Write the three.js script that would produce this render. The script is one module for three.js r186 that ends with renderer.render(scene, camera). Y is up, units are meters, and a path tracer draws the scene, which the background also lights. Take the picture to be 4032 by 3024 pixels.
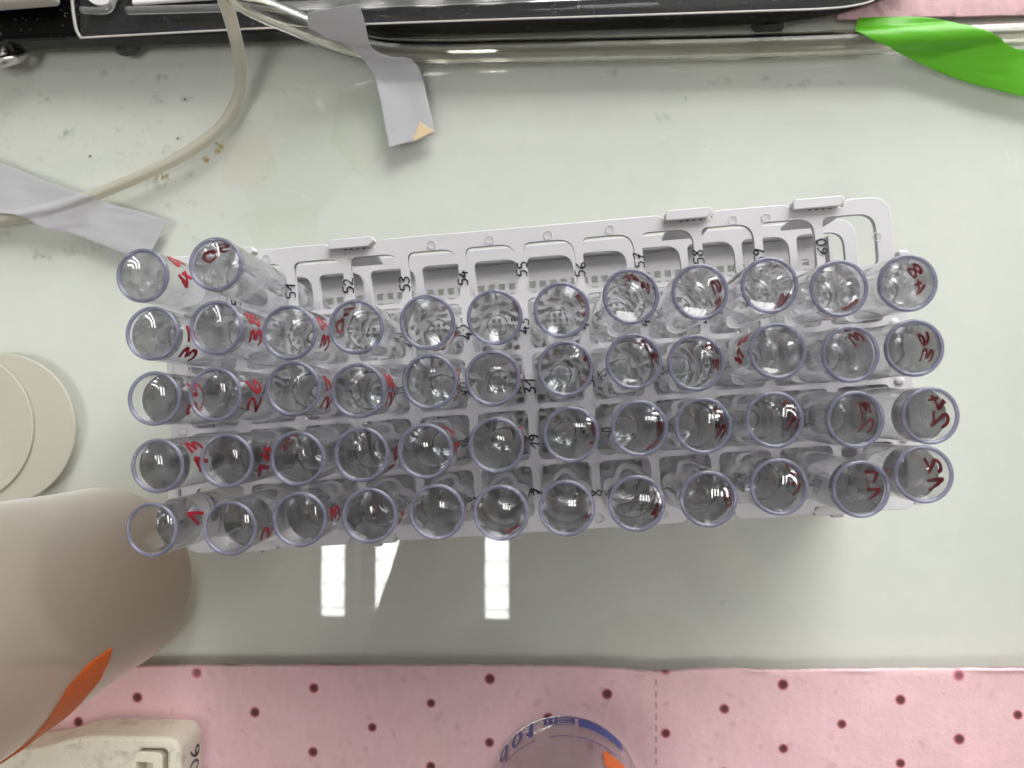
import * as THREE from 'three';
import { mergeGeometries } from 'three/addons/utils/BufferGeometryUtils.js';
import { RoundedBoxGeometry } from 'three/addons/geometries/RoundedBoxGeometry.js';
import { MarchingCubes } from 'three/addons/objects/MarchingCubes.js';
import { RectAreaLightUniformsLib } from 'three/addons/lights/RectAreaLightUniformsLib.js';

// ---------------------------------------------------------------- camera, light, exposure
const scene = new THREE.Scene();
const EYE = 0.3272;                                   // metres above the glass
const FOC = 3029 / 1512;                              // focal length over half the picture height
const camera = new THREE.PerspectiveCamera(2 * Math.atan(1 / FOC) * 180 / Math.PI, 4 / 3, 0.01, 20);
const RIGHT = new THREE.Vector3(0.9982195, -0.0596452, -0.000539), DOWN = new THREE.Vector3(-0.000539, -0.018057, 0.9998368), FWD = new THREE.Vector3(-0.0596452, -0.9980563, -0.018057);
camera.matrixAutoUpdate = true;
camera.position.set(0, EYE, 0);
camera.quaternion.setFromRotationMatrix(new THREE.Matrix4().makeBasis(RIGHT, DOWN.clone().negate(), FWD.clone().negate()));
camera.focus = 0.245;
camera.userData.fStop = 16;
const renderer = new THREE.WebGLRenderer();
renderer.toneMapping = THREE.LinearToneMapping;
renderer.toneMappingExposure = 3.75;
renderer.shadowMap.enabled = true;
scene.background = new THREE.Color(0, 0, 0);
RectAreaLightUniformsLib.init();
const CEIL = 1.80, LAMP_Y = 1.755;
const FIXTURES = [                                    // x, z of the middle of each ceiling light, radiance of its lamps
  { x: -0.39, z: 0.31, power: 6.4, label: 'square louvred ceiling light mirrored in the glass below the rack' },
];
const UNSEEN_WINDOW = { x: 1.2, y: 0.78, z: -2.55, w: 2.6, h: 1.6, power: 1.45 };   // unseen bright window, placed to light the bench from behind
const UNSEEN_PANEL = { x: 1.0, z: -1.85, w: 1.9, d: 1.2, power: 1.8 };        // unseen ceiling panel, placed to light the far side of the bench
const LAMP_COLOR = new THREE.Color(1.0, 0.985, 0.96);

// ---------------------------------------------------------------- helpers
const R = Math.PI / 180;
let seed = 7;
const rnd = () => { seed = (seed * 1664525 + 1013904223) >>> 0; return seed / 4294967296; };
const rr = (a, b) => a + (b - a) * rnd();
// the point at height h (mm above the glass) seen at a place of the photograph; used once, to survey where things stand
function at(px, py, h = 0) {
  const d = RIGHT.clone().multiplyScalar((px - 2016) / 3029).addScaledVector(DOWN, (py - 1512) / 3029).add(FWD);
  return d.multiplyScalar((EYE - h / 1000) / -d.y).add(new THREE.Vector3(0, EYE, 0));
}
const taken = {};
function numbered(name) { taken[name] = (taken[name] ?? -1) + 1; return taken[name] ? name + '_' + String(taken[name]).padStart(3, '0') : name; }
function group(name, label, category, groupName) {
  const o = new THREE.Group(); o.name = numbered(name); scene.add(o);
  o.userData = { label, category }; if (groupName) o.userData.group = groupName;
  return o;
}
function part(name, geometry, material, parent, label) {
  const m = new THREE.Mesh(geometry, material); m.name = name; m.castShadow = m.receiveShadow = true; parent.add(m);
  if (label) m.userData.label = label;
  return m;
}
function thing(name, geometry, material, label, category, groupName) {
  const m = part(numbered(name), geometry, material, scene); m.userData = { label, category }; if (groupName) m.userData.group = groupName; return m;
}
function struct(name, geometry, material) { const m = part(name, geometry, material, scene); m.userData = { kind: 'structure' }; return m; }
const std = (r, g, b, roughness, more = {}) => new THREE.MeshStandardMaterial({ color: new THREE.Color(r, g, b), roughness, ...more });
const phys = (r, g, b, roughness, more = {}) => new THREE.MeshPhysicalMaterial({ color: new THREE.Color(r, g, b), roughness, ...more });
function box(w, h, d, x, y, z) { return new THREE.BoxGeometry(w, h, d).translate(x, y, z); }
// smooth surface of revolution: profile of [radius, height], normals to the right of the way it is walked; from = first ring of a second material
function revolve(profile, seg = 56, splitAt = -1) {
  const pos = [], nor = [], idx = [], n = profile.length, tang = [];
  for (let i = 0; i < n; i++) {
    const a = profile[Math.max(0, i - 1)], b = profile[Math.min(n - 1, i + 1)];
    const t = new THREE.Vector2(b[0] - a[0], b[1] - a[1]).normalize(); tang.push(t);
  }
  for (let i = 0; i < n; i++) for (let j = 0; j <= seg; j++) {
    const a = j / seg * 2 * Math.PI, c = Math.cos(a), s = Math.sin(a), t = tang[i];
    pos.push(profile[i][0] * c, profile[i][1], profile[i][0] * s);
    nor.push(t.y * c, -t.x, t.y * s);
  }
  const split = [0];
  for (let i = 0; i < n - 1; i++) {
    if (i === splitAt) split.push(idx.length);
    for (let j = 0; j < seg; j++) {
      const a = i * (seg + 1) + j, b = a + 1, c = a + seg + 1, d = c + 1;
      if (profile[i][0] > 1e-7) idx.push(a, c, b);
      if (profile[i + 1][0] > 1e-7) idx.push(b, c, d);
    }
  }
  const g = new THREE.BufferGeometry();
  g.setAttribute('position', new THREE.Float32BufferAttribute(pos, 3)); g.setAttribute('normal', new THREE.Float32BufferAttribute(nor, 3)); g.setIndex(idx);
  if (split.length > 1) { g.addGroup(0, split[1], 0); g.addGroup(split[1], idx.length - split[1], 1); }
  return g;
}
// sheet from a grid of points (rows of Vector3), thickness t, closed all round; uv in metres along the grid
function sheet(rows, t, uvScale = 1) {
  const nr = rows.length, nc = rows[0].length, pos = [], uv = [], idx = [], V = (i, j) => rows[Math.min(nr - 1, Math.max(0, i))][Math.min(nc - 1, Math.max(0, j))];
  const N = (i, j) => V(i, j + 1).clone().sub(V(i, j - 1)).cross(V(i + 1, j).clone().sub(V(i - 1, j))).normalize();
  let flip = N(nr >> 1, nc >> 1).y < 0 ? -1 : 1;
  for (const side of [0, 1]) {
    let lenR = 0;
    for (let i = 0; i < nr; i++) { let lenC = 0;
      if (i) lenR += V(i, nc >> 1).distanceTo(V(i - 1, nc >> 1));
      for (let j = 0; j < nc; j++) {
        if (j) lenC += V(i, j).distanceTo(V(i, j - 1));
        const p = V(i, j).clone().addScaledVector(N(i, j), -flip * t * side); pos.push(p.x, p.y, p.z); uv.push(lenR * uvScale, lenC * uvScale);
      } }
  }
  const M = nr * nc, quad = (a, b, c, d) => idx.push(a, b, c, b, d, c);
  for (let i = 0; i < nr - 1; i++) for (let j = 0; j < nc - 1; j++) {
    const a = i * nc + j, b = a + 1, c = a + nc, d = c + 1;
    if (flip > 0) { quad(a, b, c, d); quad(M + b, M + a, M + d, M + c); } else { quad(b, a, d, c); quad(M + a, M + b, M + c, M + d); }
  }
  const edge = (a, b) => flip > 0 ? quad(b, a, M + b, M + a) : quad(a, b, M + a, M + b);
  for (let j = 0; j < nc - 1; j++) { edge(j, j + 1); edge((nr - 1) * nc + j + 1, (nr - 1) * nc + j); }
  for (let i = 0; i < nr - 1; i++) { edge((i + 1) * nc, i * nc); edge(i * nc + nc - 1, (i + 1) * nc + nc - 1); }
  const g = new THREE.BufferGeometry();
  g.setAttribute('position', new THREE.Float32BufferAttribute(pos, 3)); g.setAttribute('uv', new THREE.Float32BufferAttribute(uv, 2)); g.setIndex(idx); g.computeVertexNormals();
  return g;
}
// lift a point of tape over a hose lying under it
function drape(v, { pts, ro }) {
  let best = null, bd = 1; for (const p of pts) { const d = Math.hypot(p.x - v.x, p.z - v.z); if (d < bd) { bd = d; best = p; } }
  const S = bd < ro ? 0.5 + 0.5 * Math.sqrt(1 - (bd / ro) ** 2) : Math.max(0, 0.5 - 0.5 * (bd - ro) / (1.3 * ro));
  v.y = Math.max(v.y, best.y - ro + 2 * ro * S + 0.0004);
}
// tape: two edges, each a list of [px, py, height in mm]
function tapeRows(left, right, along = 40, across = 12, wrinkle = 0, over = null) {
  const curve = (list) => new THREE.CatmullRomCurve3(list.map((q) => at(...q)), false, 'centripetal');
  const a = curve(left), b = curve(right), rows = [];
  for (let i = 0; i <= along; i++) {
    const p = a.getPoint(i / along), q = b.getPoint(i / along), row = [];
    for (let j = 0; j <= across; j++) {
      const v = p.clone().lerp(q, j / across); if (over) drape(v, over); v.y += wrinkle * (0.5 + 0.5 * noise2(i * 0.22 + j * 0.12 + 3, j * 0.3 + 9)); row.push(v);
    }
    rows.push(row);
  }
  return rows;
}
// value noise
const perm = Array.from({ length: 512 }, () => rnd());
function noise2(x, y) {
  const X = Math.floor(x), Y = Math.floor(y), fx = x - X, fy = y - Y, h = (i, j) => perm[(((i * 57 + j * 131) % 512) + 512) % 512], s = (t) => t * t * (3 - 2 * t), u = s(fx), v = s(fy);
  return (h(X, Y) * (1 - u) + h(X + 1, Y) * u) * (1 - v) + (h(X, Y + 1) * (1 - u) + h(X + 1, Y + 1) * u) * v;
}
const fbm = (x, y) => (noise2(x, y) + 0.5 * noise2(x * 2.1 + 5, y * 2.1) + 0.25 * noise2(x * 4.3, y * 4.3 + 9) + 0.125 * noise2(x * 8.7, y * 8.7)) / 1.875;
function noiseTexture(size, fn, srgb = false) {
  const d = new Uint8Array(size * size * 4);
  for (let y = 0; y < size; y++) for (let x = 0; x < size; x++) { const c = fn(x / size, y / size); for (let k = 0; k < 3; k++) d[(y * size + x) * 4 + k] = Math.max(0, Math.min(255, 255 * (c.length ? c[k] : c))); d[(y * size + x) * 4 + 3] = 255; }
  const t = new THREE.DataTexture(d, size, size); t.wrapS = t.wrapT = THREE.RepeatWrapping; t.magFilter = THREE.LinearFilter; if (srgb) t.colorSpace = THREE.SRGBColorSpace; t.needsUpdate = true; return t;
}
// handwriting: one-stroke digits in a box 0.55 wide and 1 high
const STROKES = {
  0: [[[.3, 1], [.08, .75], [.05, .3], [.25, 0], [.48, .25], [.48, .7], [.3, 1], [.22, .96]]],
  1: [[[.02, .45], [.25, .75], [.45, 1], [.43, .5], [.4, 0]]],
  2: [[[.02, .78], [.15, .98], [.38, .98], [.46, .75], [.28, .4], [.02, .03], [.2, .1], [.36, .05], [.58, .02]]],
  3: [[[.03, .92], [.3, 1], [.46, .82], [.18, .56], [.45, .42], [.46, .14], [.2, 0], [0, .08]]],
  4: [[[.3, 1], [.14, .68], [.02, .4], [.25, .42], [.56, .45]], [[.42, .72], [.38, .35], [.36, 0]]],
  5: [[[.52, 1], [.14, .96], [.1, .6], [.36, .62], [.5, .36], [.36, .05], [.02, .04]]],
  6: [[[.46, 1], [.18, .7], [.04, .26], [.2, .01], [.44, .12], [.42, .36], [.2, .4], [.06, .22]]],
  7: [[[.02, .92], [.26, .97], [.52, 1], [.34, .5], [.2, 0]], [[.12, .48], [.3, .52], [.48, .54]]],
  8: [[[.46, .86], [.26, 1], [.08, .8], [.28, .55], [.46, .25], [.28, .01], [.05, .18], [.2, .5], [.46, .86], [.44, .92]]],
  9: [[[.44, .86], [.22, 1], [.05, .78], [.2, .56], [.42, .68], [.46, .9], [.42, .5], [.26, 0]]],
};
// flat ribbons of a written number; place(u, v) gives [point, outward normal] for metres along the line of writing and up it
function writing(text, height, pen, place, lift = 0.00006) {
  const pos = [], idx = [], total = text.length * 0.66 - 0.11;
  [...text].forEach((ch, k) => {
    const slant = rr(-0.04, 0.12), grow = rr(0.88, 1.08), up = rr(-0.06, 0.06);
    for (const stroke of STROKES[ch]) {
      const c = new THREE.CatmullRomCurve3(stroke.map(([x, y]) => new THREE.Vector3((x + slant * (y - 0.5) + k * 0.66 - total / 2) * height, (y * grow - 0.5 + up) * height, 0))), n = 12 + stroke.length * 5, base = pos.length / 3, w0 = pen * rr(0.8, 1.2);
      for (let i = 0; i <= n; i++) {
        const p = c.getPoint(i / n), t = c.getTangent(i / n), w = w0 * (0.65 + 0.5 * noise2(i * 0.35 + k * 9, base * 0.1)) / 2;
        for (const s of [-1, 1]) { const [q, nn] = place(p.x - s * t.y * w, p.y + s * t.x * w); q.addScaledVector(nn, lift); pos.push(q.x, q.y, q.z); }
        if (i < n) { const a = base + i * 2; idx.push(a, a + 2, a + 1, a + 1, a + 2, a + 3); }
      }
    }
  });
  const g = new THREE.BufferGeometry(); g.setAttribute('position', new THREE.Float32BufferAttribute(pos, 3)); g.setIndex(idx); g.computeVertexNormals(); return g;
}

// ---------------------------------------------------------------- unseen room that bounces light onto the bench
const wallPaint = std(0.5, 0.5, 0.49, 0.9), ceilPaint = std(0.55, 0.55, 0.54, 0.9);
const W2 = 2.6, FLOOR = -0.9;
struct('ceiling', box(2 * W2 + 0.2, 0.1, 2 * W2 + 0.2, 0, CEIL + 0.05, 0), ceilPaint);
struct('floor', box(2 * W2 + 0.2, 0.1, 2 * W2 + 0.2, 0, FLOOR - 0.05, 0), std(0.3, 0.3, 0.3, 0.7));
const wallH = CEIL - FLOOR;
struct('wall_back', box(2 * W2 + 0.2, wallH, 0.1, 0, FLOOR + wallH / 2, -W2 - 0.05), wallPaint);
struct('wall_front', box(2 * W2 + 0.2, wallH, 0.1, 0, FLOOR + wallH / 2, W2 + 0.05), wallPaint);
struct('wall_left', box(0.1, wallH, 2 * W2, -W2 - 0.05, FLOOR + wallH / 2, 0), wallPaint);
struct('wall_right', box(0.1, wallH, 2 * W2, W2 + 0.05, FLOOR + wallH / 2, 0), wallPaint);
{
  const tray = std(0.3, 0.3, 0.3, 0.35), blade = std(0.75, 0.75, 0.75, 0.3);
  for (const F of FIXTURES) {
    const g = group('ceiling_light', F.label, 'ceiling light');
    g.position.set(F.x, 0, F.z);
    const glow = new THREE.MeshStandardMaterial({ color: 0xffffff, roughness: 0.5, emissive: LAMP_COLOR, emissiveIntensity: F.power * 0.06 });
    part('housing', mergeGeometries([box(0.62, 0.006, 0.62, 0, CEIL - 0.004, 0), box(0.006, 0.06, 0.62, -0.307, CEIL - 0.037, 0), box(0.006, 0.06, 0.62, 0.307, CEIL - 0.037, 0), box(0.608, 0.06, 0.006, 0, CEIL - 0.037, -0.307), box(0.608, 0.06, 0.006, 0, CEIL - 0.037, 0.307)]), tray, g);
    for (let k = 0; k < 4; k++) {
      const x = (k - 1.5) * 0.15;
      part('lamp_tube', new THREE.CylinderGeometry(0.013, 0.013, 0.58, 20).rotateX(Math.PI / 2).translate(x, CEIL - 0.026, 0), glow, g);
      const l = new THREE.RectAreaLight(LAMP_COLOR, F.power, 0.062, 0.46);
      l.position.set(F.x + x, LAMP_Y, F.z + 0.055); l.rotation.x = -Math.PI / 2; l.name = 'lamp_' + k; scene.add(l);
    }
    for (let k = -4; k <= 4; k++) part('louvre_blade', box(0.6, 0.016, 0.0016, 0, LAMP_Y - 0.012, k * 0.065), blade, g);
    for (let k = -1; k <= 1; k++) part('louvre_divider', box(0.0016, 0.016, 0.6, k * 0.15, LAMP_Y - 0.029, 0), blade, g);
  }
}

{
  const P = UNSEEN_PANEL, o = group('unseen_light_panel', 'unseen ceiling light panel, placed to light the bench from behind', 'ceiling light');
  part('frame', mergeGeometries([box(P.w + 0.06, 0.03, 0.03, P.x, CEIL - 0.016, P.z - P.d / 2 - 0.015), box(P.w + 0.06, 0.03, 0.03, P.x, CEIL - 0.016, P.z + P.d / 2 + 0.015), box(0.03, 0.03, P.d, P.x - P.w / 2 - 0.015, CEIL - 0.016, P.z), box(0.03, 0.03, P.d, P.x + P.w / 2 + 0.015, CEIL - 0.016, P.z)]), std(0.7, 0.7, 0.7, 0.5), o);
  part('diffuser', box(P.w, 0.008, P.d, P.x, CEIL - 0.010, P.z), new THREE.MeshStandardMaterial({ color: 0xffffff, roughness: 0.6, emissive: LAMP_COLOR, emissiveIntensity: P.power * 0.1 }), o);
  const l = new THREE.RectAreaLight(LAMP_COLOR, P.power, P.w, P.d); l.name = 'unseen_panel_light'; l.position.set(P.x, CEIL - 0.018, P.z); l.rotation.x = -Math.PI / 2; scene.add(l);
}
{
  const W = UNSEEN_WINDOW, o = group('unseen_window', 'unseen window behind the bench, placed to light it from the back', 'window'), wf = std(0.75, 0.75, 0.75, 0.5);
  part('pane', box(W.w, W.h, 0.01, W.x, W.y, W.z - 0.03), new THREE.MeshStandardMaterial({ color: 0xffffff, roughness: 0.6, emissive: new THREE.Color(0.97, 0.99, 1), emissiveIntensity: W.power * 0.2 }), o);
  part('frame', mergeGeometries([box(W.w + 0.1, 0.05, 0.05, W.x, W.y + W.h / 2 + 0.025, W.z - 0.02), box(W.w + 0.1, 0.05, 0.05, W.x, W.y - W.h / 2 - 0.025, W.z - 0.02), box(0.05, W.h, 0.05, W.x - W.w / 2 - 0.025, W.y, W.z - 0.02), box(0.05, W.h, 0.05, W.x + W.w / 2 + 0.025, W.y, W.z - 0.02)]), wf, o);
  const l = new THREE.RectAreaLight(new THREE.Color(0.97, 0.99, 1), W.power, W.w, W.h); l.name = 'unseen_window_light'; l.position.set(W.x, W.y, W.z); l.rotation.y = Math.PI; scene.add(l);
}

// ---------------------------------------------------------------- bench: glass over a pale green sheet
const TX0 = -0.30, TZ0 = -0.22, TW = 0.56, TH = 0.44;
function benchCanvas() {
  const W = 2048, Hh = Math.round(W * TH / TW), c = document.createElement('canvas'); c.width = W; c.height = Hh;
  const g = c.getContext('2d'), k = W / TW, X = (px, py) => { const p = at(px, py, -6); return [(p.x - TX0) * k, (p.z - TZ0) * k]; };
  const im = g.createImageData(W, Hh);
  for (let y = 0; y < Hh; y++) for (let x = 0; x < W; x++) {
    const a = fbm(x / 170, y / 170), b = fbm(x / 23 + 40, y / 23), m = 1 + 0.05 * (a - 0.5) + 0.02 * (b - 0.5), i = (y * W + x) * 4;
    im.data[i] = 213 * m; im.data[i + 1] = 215 * m; im.data[i + 2] = 207 * (m - 0.02 * (a - 0.5)); im.data[i + 3] = 255;
  }
  g.putImageData(im, 0, 0);
  const blot = (px, py, r, col, n = 9) => { const [x, y] = X(px, py); g.fillStyle = col; for (let i = 0; i < n; i++) { g.beginPath(); g.ellipse(x + rr(-r, r), y + rr(-r, r) * 0.6, r * rr(0.25, 0.6), r * rr(0.2, 0.5), rr(0, 3), 0, 7); g.fill(); } };
  // grey smudges and specks of dirt, thickest round the hose
  for (let i = 0; i < 150; i++) blot(rr(20, 1250) * (0.3 + 0.7 * rnd()), rr(260, 1000), rr(3, 9), `rgba(120,124,116,${rr(0.02, 0.07)})`, 5);
  for (const [x, y] of [[180, 390], [270, 520], [255, 530], [410, 280], [640, 310], [620, 390], [730, 390], [660, 590], [740, 690], [520, 700], [600, 720], [630, 725], [150, 1005], [180, 1010], [270, 995], [15, 915], [350, 950], [390, 970]]) blot(x, y, 10, 'rgba(110,114,106,0.09)', 7);
  for (const [x, y] of [[728, 391], [70, 868], [355, 615], [700, 545], [520, 705]]) { const [a, b] = X(x, y); g.fillStyle = 'rgba(60,52,40,0.75)'; g.beginPath(); g.arc(a, b, 2.2, 0, 7); g.fill(); }
  for (const [x, y] of [[865, 573], [860, 590], [810, 628], [625, 690], [520, 705], [645, 700]]) blot(x, y, 7, 'rgba(150,120,60,0.4)', 6);
  for (const [x, y, r] of [[2610, 460, 11], [2400, 290, 10], [2810, 320, 8], [2860, 320, 9], [3010, 310, 8], [3110, 340, 6], [3170, 330, 10], [3310, 330, 5], [2690, 390, 6], [3520, 2590, 4], [2850, 2370, 6]]) blot(x, y, r, 'rgba(110,115,107,0.07)', 8);
  // ghosts of old tape
  const patch = (pts, col) => { g.fillStyle = col; g.beginPath(); pts.forEach((q, i) => g[i ? 'lineTo' : 'moveTo'](...X(...q))); g.closePath(); g.fill(); };
  patch([[1330, 360], [1500, 340], [1530, 590], [1420, 700], [1300, 560]], 'rgba(160,178,135,0.13)');
  patch([[880, 560], [1050, 520], [1100, 680], [1000, 740], [870, 720]], 'rgba(195,185,150,0.13)');
  patch([[1100, 560], [1330, 500], [1420, 640], [1240, 860], [1020, 900], [960, 760]], 'rgba(165,185,145,0.08)');
  patch([[950, 840], [1260, 800], [1240, 950], [1000, 960]], 'rgba(170,190,140,0.1)');
  // scratches
  g.lineCap = 'round';
  for (let i = 0; i < 46; i++) { const x = rr(900, 3900), y = rr(2150, 2560), a = rr(-1.4, 0.2), l = rr(8, 60), [p, q] = X(x, y), [s, t] = X(x + Math.cos(a) * l, y + Math.sin(a) * l); g.strokeStyle = `rgba(245,248,240,${rr(0.06, 0.22)})`; g.lineWidth = rr(0.5, 1.4); g.beginPath(); g.moveTo(p, q); g.lineTo(s, t); g.stroke(); }
  for (let i = 0; i < 40; i++) { const x = rr(400, 3900), y = rr(250, 900), a = rr(-0.5, 0.5), l = rr(6, 40), [p, q] = X(x, y), [s, t] = X(x + Math.cos(a) * l, y + Math.sin(a) * l); g.strokeStyle = `rgba(246,250,242,${rr(0.08, 0.3)})`; g.lineWidth = rr(0.6, 2); g.beginPath(); g.moveTo(p, q); g.lineTo(s, t); g.stroke(); }
  const t = new THREE.CanvasTexture(c); t.colorSpace = THREE.SRGBColorSpace; t.magFilter = THREE.LinearFilter; t.wrapS = t.wrapT = THREE.MirroredRepeatWrapping; return t;
}
{
  const g = new THREE.PlaneGeometry(2.4, 1.1).rotateX(-Math.PI / 2).translate(0, 0, -0.25), p = g.attributes.position, uv = g.attributes.uv;
  for (let i = 0; i < p.count; i++) uv.setXY(i, (p.getX(i) - TX0) / TW, 1 - (p.getZ(i) - TZ0) / TH);
  const base = struct('bench_sheet', g, new THREE.MeshStandardMaterial({ map: benchCanvas(), roughness: 0.75 }));
  base.position.y = -0.006;
  struct('bench_board', box(2.4, 0.03, 1.1, 0, -0.006 - 0.0035 - 0.015, -0.25), std(0.4, 0.4, 0.38, 0.6));
  struct('bench_glass', new THREE.PlaneGeometry(2.4, 1.1).rotateX(-Math.PI / 2).translate(0, 0, -0.25), phys(0.98, 0.986, 0.978, 0.0, { transmission: 1, thickness: 0, ior: 1.52 }));
}

// ---------------------------------------------------------------- rack
const PITCH = 0.020, ROW = 0.018961, TOP = 0.066, LEN = 0.124, WID = 0.052;
const rack = group('test_tube_rack', 'white plastic test tube rack with sixty square holes and black numbers', 'tube rack');
rack.position.set(-0.009756, 0, -0.00639); rack.rotation.y = 0.073497;
const plastic = std(0.60, 0.588, 0.602, 0.42, { bumpMap: noiseTexture(256, (x, y) => fbm(x * 40, y * 40)), bumpScale: 0.00003 });
const inkBlack = std(0.018, 0.018, 0.025, 0.5), inkRed = std(0.42, 0.012, 0.03, 0.45);
const holeAt = (c, r) => [(c - 5.5) * PITCH, (r - 2) * ROW];
function holePath(c, r, grow = 0) {
  const [u, v] = holeAt(c, r), a = 0.00832 + grow, b = 0.00834 + grow, k = 0.0024;
  // the outer rows have one wide corner each
  const tr = r === 0 ? 0.0056 : k, bl = r === 4 ? 0.0056 : k, p = new THREE.Path(), y = -v;
  p.moveTo(u - a + k, y + b); p.lineTo(u + a - tr, y + b); p.quadraticCurveTo(u + a, y + b, u + a, y + b - tr); p.lineTo(u + a, y - b + k); p.quadraticCurveTo(u + a, y - b, u + a - k, y - b);
  p.lineTo(u - a + bl, y - b); p.quadraticCurveTo(u - a, y - b, u - a, y - b + bl); p.lineTo(u - a, y + b - k); p.quadraticCurveTo(u - a, y + b, u - a + k, y + b);
  return p;
}
function plateShape(inset, notched) {
  const s = new THREE.Shape(), L = LEN - inset, W = WID - inset, depth = 0.0026, r = 0.0016;
  const N = [[0.0492, 0.0655], [0.0912, 0.1086]], all = [...N.map(([a, b]) => [-b, -a]).reverse(), ...N];
  const rc = 0.007;
  s.moveTo(-L + 0.004, W);
  if (notched) for (const [a, b] of all) { s.lineTo(a - r - 0.001, W); s.quadraticCurveTo(a, W, a, W - depth); s.lineTo(b, W - depth); s.quadraticCurveTo(b, W, b + r + 0.001, W); }
  s.lineTo(L - rc, W); s.quadraticCurveTo(L, W, L, W - rc);
  s.lineTo(L, -W + 0.004); s.quadraticCurveTo(L, -W, L - 0.004, -W);
  if (notched) for (const [a, b] of all.slice().reverse()) { s.lineTo(b + r + 0.001, -W); s.quadraticCurveTo(b, -W, b, -W + depth); s.lineTo(a, -W + depth); s.quadraticCurveTo(a, -W, a - r - 0.001, -W); }
  s.lineTo(-L + rc, -W); s.quadraticCurveTo(-L, -W, -L, -W + rc);
  s.lineTo(-L, W - 0.004); s.quadraticCurveTo(-L, W, -L + 0.004, W);
  return s;
}
function plate(thick, inset, notched, grow) {
  const s = plateShape(inset + 0.0003, notched);
  for (let c = 0; c < 12; c++) for (let r = 0; r < 5; r++) s.holes.push(holePath(c, r, grow));
  return new THREE.ExtrudeGeometry(s, { depth: thick - 0.0008, bevelEnabled: true, bevelSize: 0.0003, bevelThickness: 0.0004, bevelSegments: 2, curveSegments: 5 }).rotateX(-Math.PI / 2);
}
part('top_plate', plate(0.0024, 0, true, 0.0003).translate(0, TOP - 0.002, 0), plastic, rack);
part('middle_plate', plate(0.0022, 0.0008, false, 0.0003).translate(0, TOP - 0.030, 0), plastic, rack);
// perforated floor of the rack: cells of a grid, square holes left out
{
  const step = 0.004347, hole = 0.00262, thick = 0.0016, pos = [], idx = [], U = [], V = [], halfU = LEN - 0.001, halfV = WID - 0.001;
  const lines = (n, half) => { const l = [-half]; for (let i = 0; i < n; i++) { const c = (i - (n - 1) / 2) * step; l.push(c - hole / 2, c + hole / 2); } l.push(half); return l; };
  const ul = lines(54, halfU), vl = lines(20, halfV), open = (i, j) => i % 2 === 1 && j % 2 === 1 && i > 0 && j > 0 && i < ul.length - 1 && j < vl.length - 1;
  const quad = (a, b, c, d) => { const k = pos.length / 3; for (const q of [a, b, c, d]) pos.push(...q); idx.push(k, k + 1, k + 2, k, k + 2, k + 3); };
  const y1 = 0.0038, y0 = y1 - thick;
  for (let i = 0; i < ul.length - 1; i++) for (let j = 0; j < vl.length - 1; j++) {
    const [a, b, c, d] = [ul[i], ul[i + 1], vl[j], vl[j + 1]];
    if (open(i, j)) { quad([a, y1, d], [a, y0, d], [a, y0, c], [a, y1, c]); quad([b, y1, c], [b, y0, c], [b, y0, d], [b, y1, d]); quad([a, y1, c], [a, y0, c], [b, y0, c], [b, y1, c]); quad([b, y1, d], [b, y0, d], [a, y0, d], [a, y1, d]); continue; }
    quad([a, y1, c], [a, y1, d], [b, y1, d], [b, y1, c]); quad([a, y0, c], [b, y0, c], [b, y0, d], [a, y0, d]);
  }
  quad([-halfU, y0, halfV], [halfU, y0, halfV], [halfU, y1, halfV], [-halfU, y1, halfV]); quad([halfU, y0, -halfV], [-halfU, y0, -halfV], [-halfU, y1, -halfV], [halfU, y1, -halfV]);
  quad([halfU, y0, halfV], [halfU, y0, -halfV], [halfU, y1, -halfV], [halfU, y1, halfV]); quad([-halfU, y0, -halfV], [-halfU, y0, halfV], [-halfU, y1, halfV], [-halfU, y1, -halfV]);
  const g = new THREE.BufferGeometry(); g.setAttribute('position', new THREE.Float32BufferAttribute(pos, 3)); g.setIndex(idx); g.computeVertexNormals();
  const uv = []; for (let i = 0; i < pos.length; i += 3) uv.push(pos[i], pos[i + 2]); g.setAttribute('uv', new THREE.Float32BufferAttribute(uv, 2));
  part('perforated_floor', g, plastic, rack);
}
// end walls (each leaves one corner open), their seams and studs, feet
for (const s of [-1, 1]) {
  const wall = part('end_wall', new RoundedBoxGeometry(0.0028, TOP - 0.0012, 0.079, 2, 0.0005).translate(s * (LEN + 0.0016), (TOP - 0.0012) / 2, s * 0.0115), plastic, rack);
  for (const z of [-0.019, 0.0, 0.019]) part('stud', new THREE.SphereGeometry(0.0016, 16, 10).scale(1, 0.55, 1).translate(s * (LEN - 0.0022), TOP + 0.0003, z + s * 0.0095), plastic, wall);
  part('corner_hook', new RoundedBoxGeometry(0.0036, 0.006, 0.0055, 2, 0.0009).translate(s * (LEN + 0.0022), TOP - 0.0012, s * -0.0305), plastic, rack);
  for (const z of [-0.044, 0.044]) part('foot', new RoundedBoxGeometry(0.008, 0.0034, 0.006, 2, 0.0006).translate(s * 0.114, 0.0017, z), plastic, rack);
}
for (const s of [-1, 1]) part('unseen_skirt', box(0.222, 0.008, 0.0013, s * 0.0125, TOP - 0.0061, s * (WID - 0.0028)), plastic, rack);  // unseen strip under the top plate, placed to shade the outer holes
for (const s of [-1, 1]) { part('unseen_base_rim', box(2 * LEN - 0.004, 0.0095, 0.0012, 0, 0.0049, s * (WID - 0.0002)), plastic, rack); part('unseen_base_rim', box(0.0012, 0.0095, 2 * WID - 0.003, s * (LEN - 0.0003), 0.0049, 0), plastic, rack); }  // unseen rim, placed to keep light from under the rack floor
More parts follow.
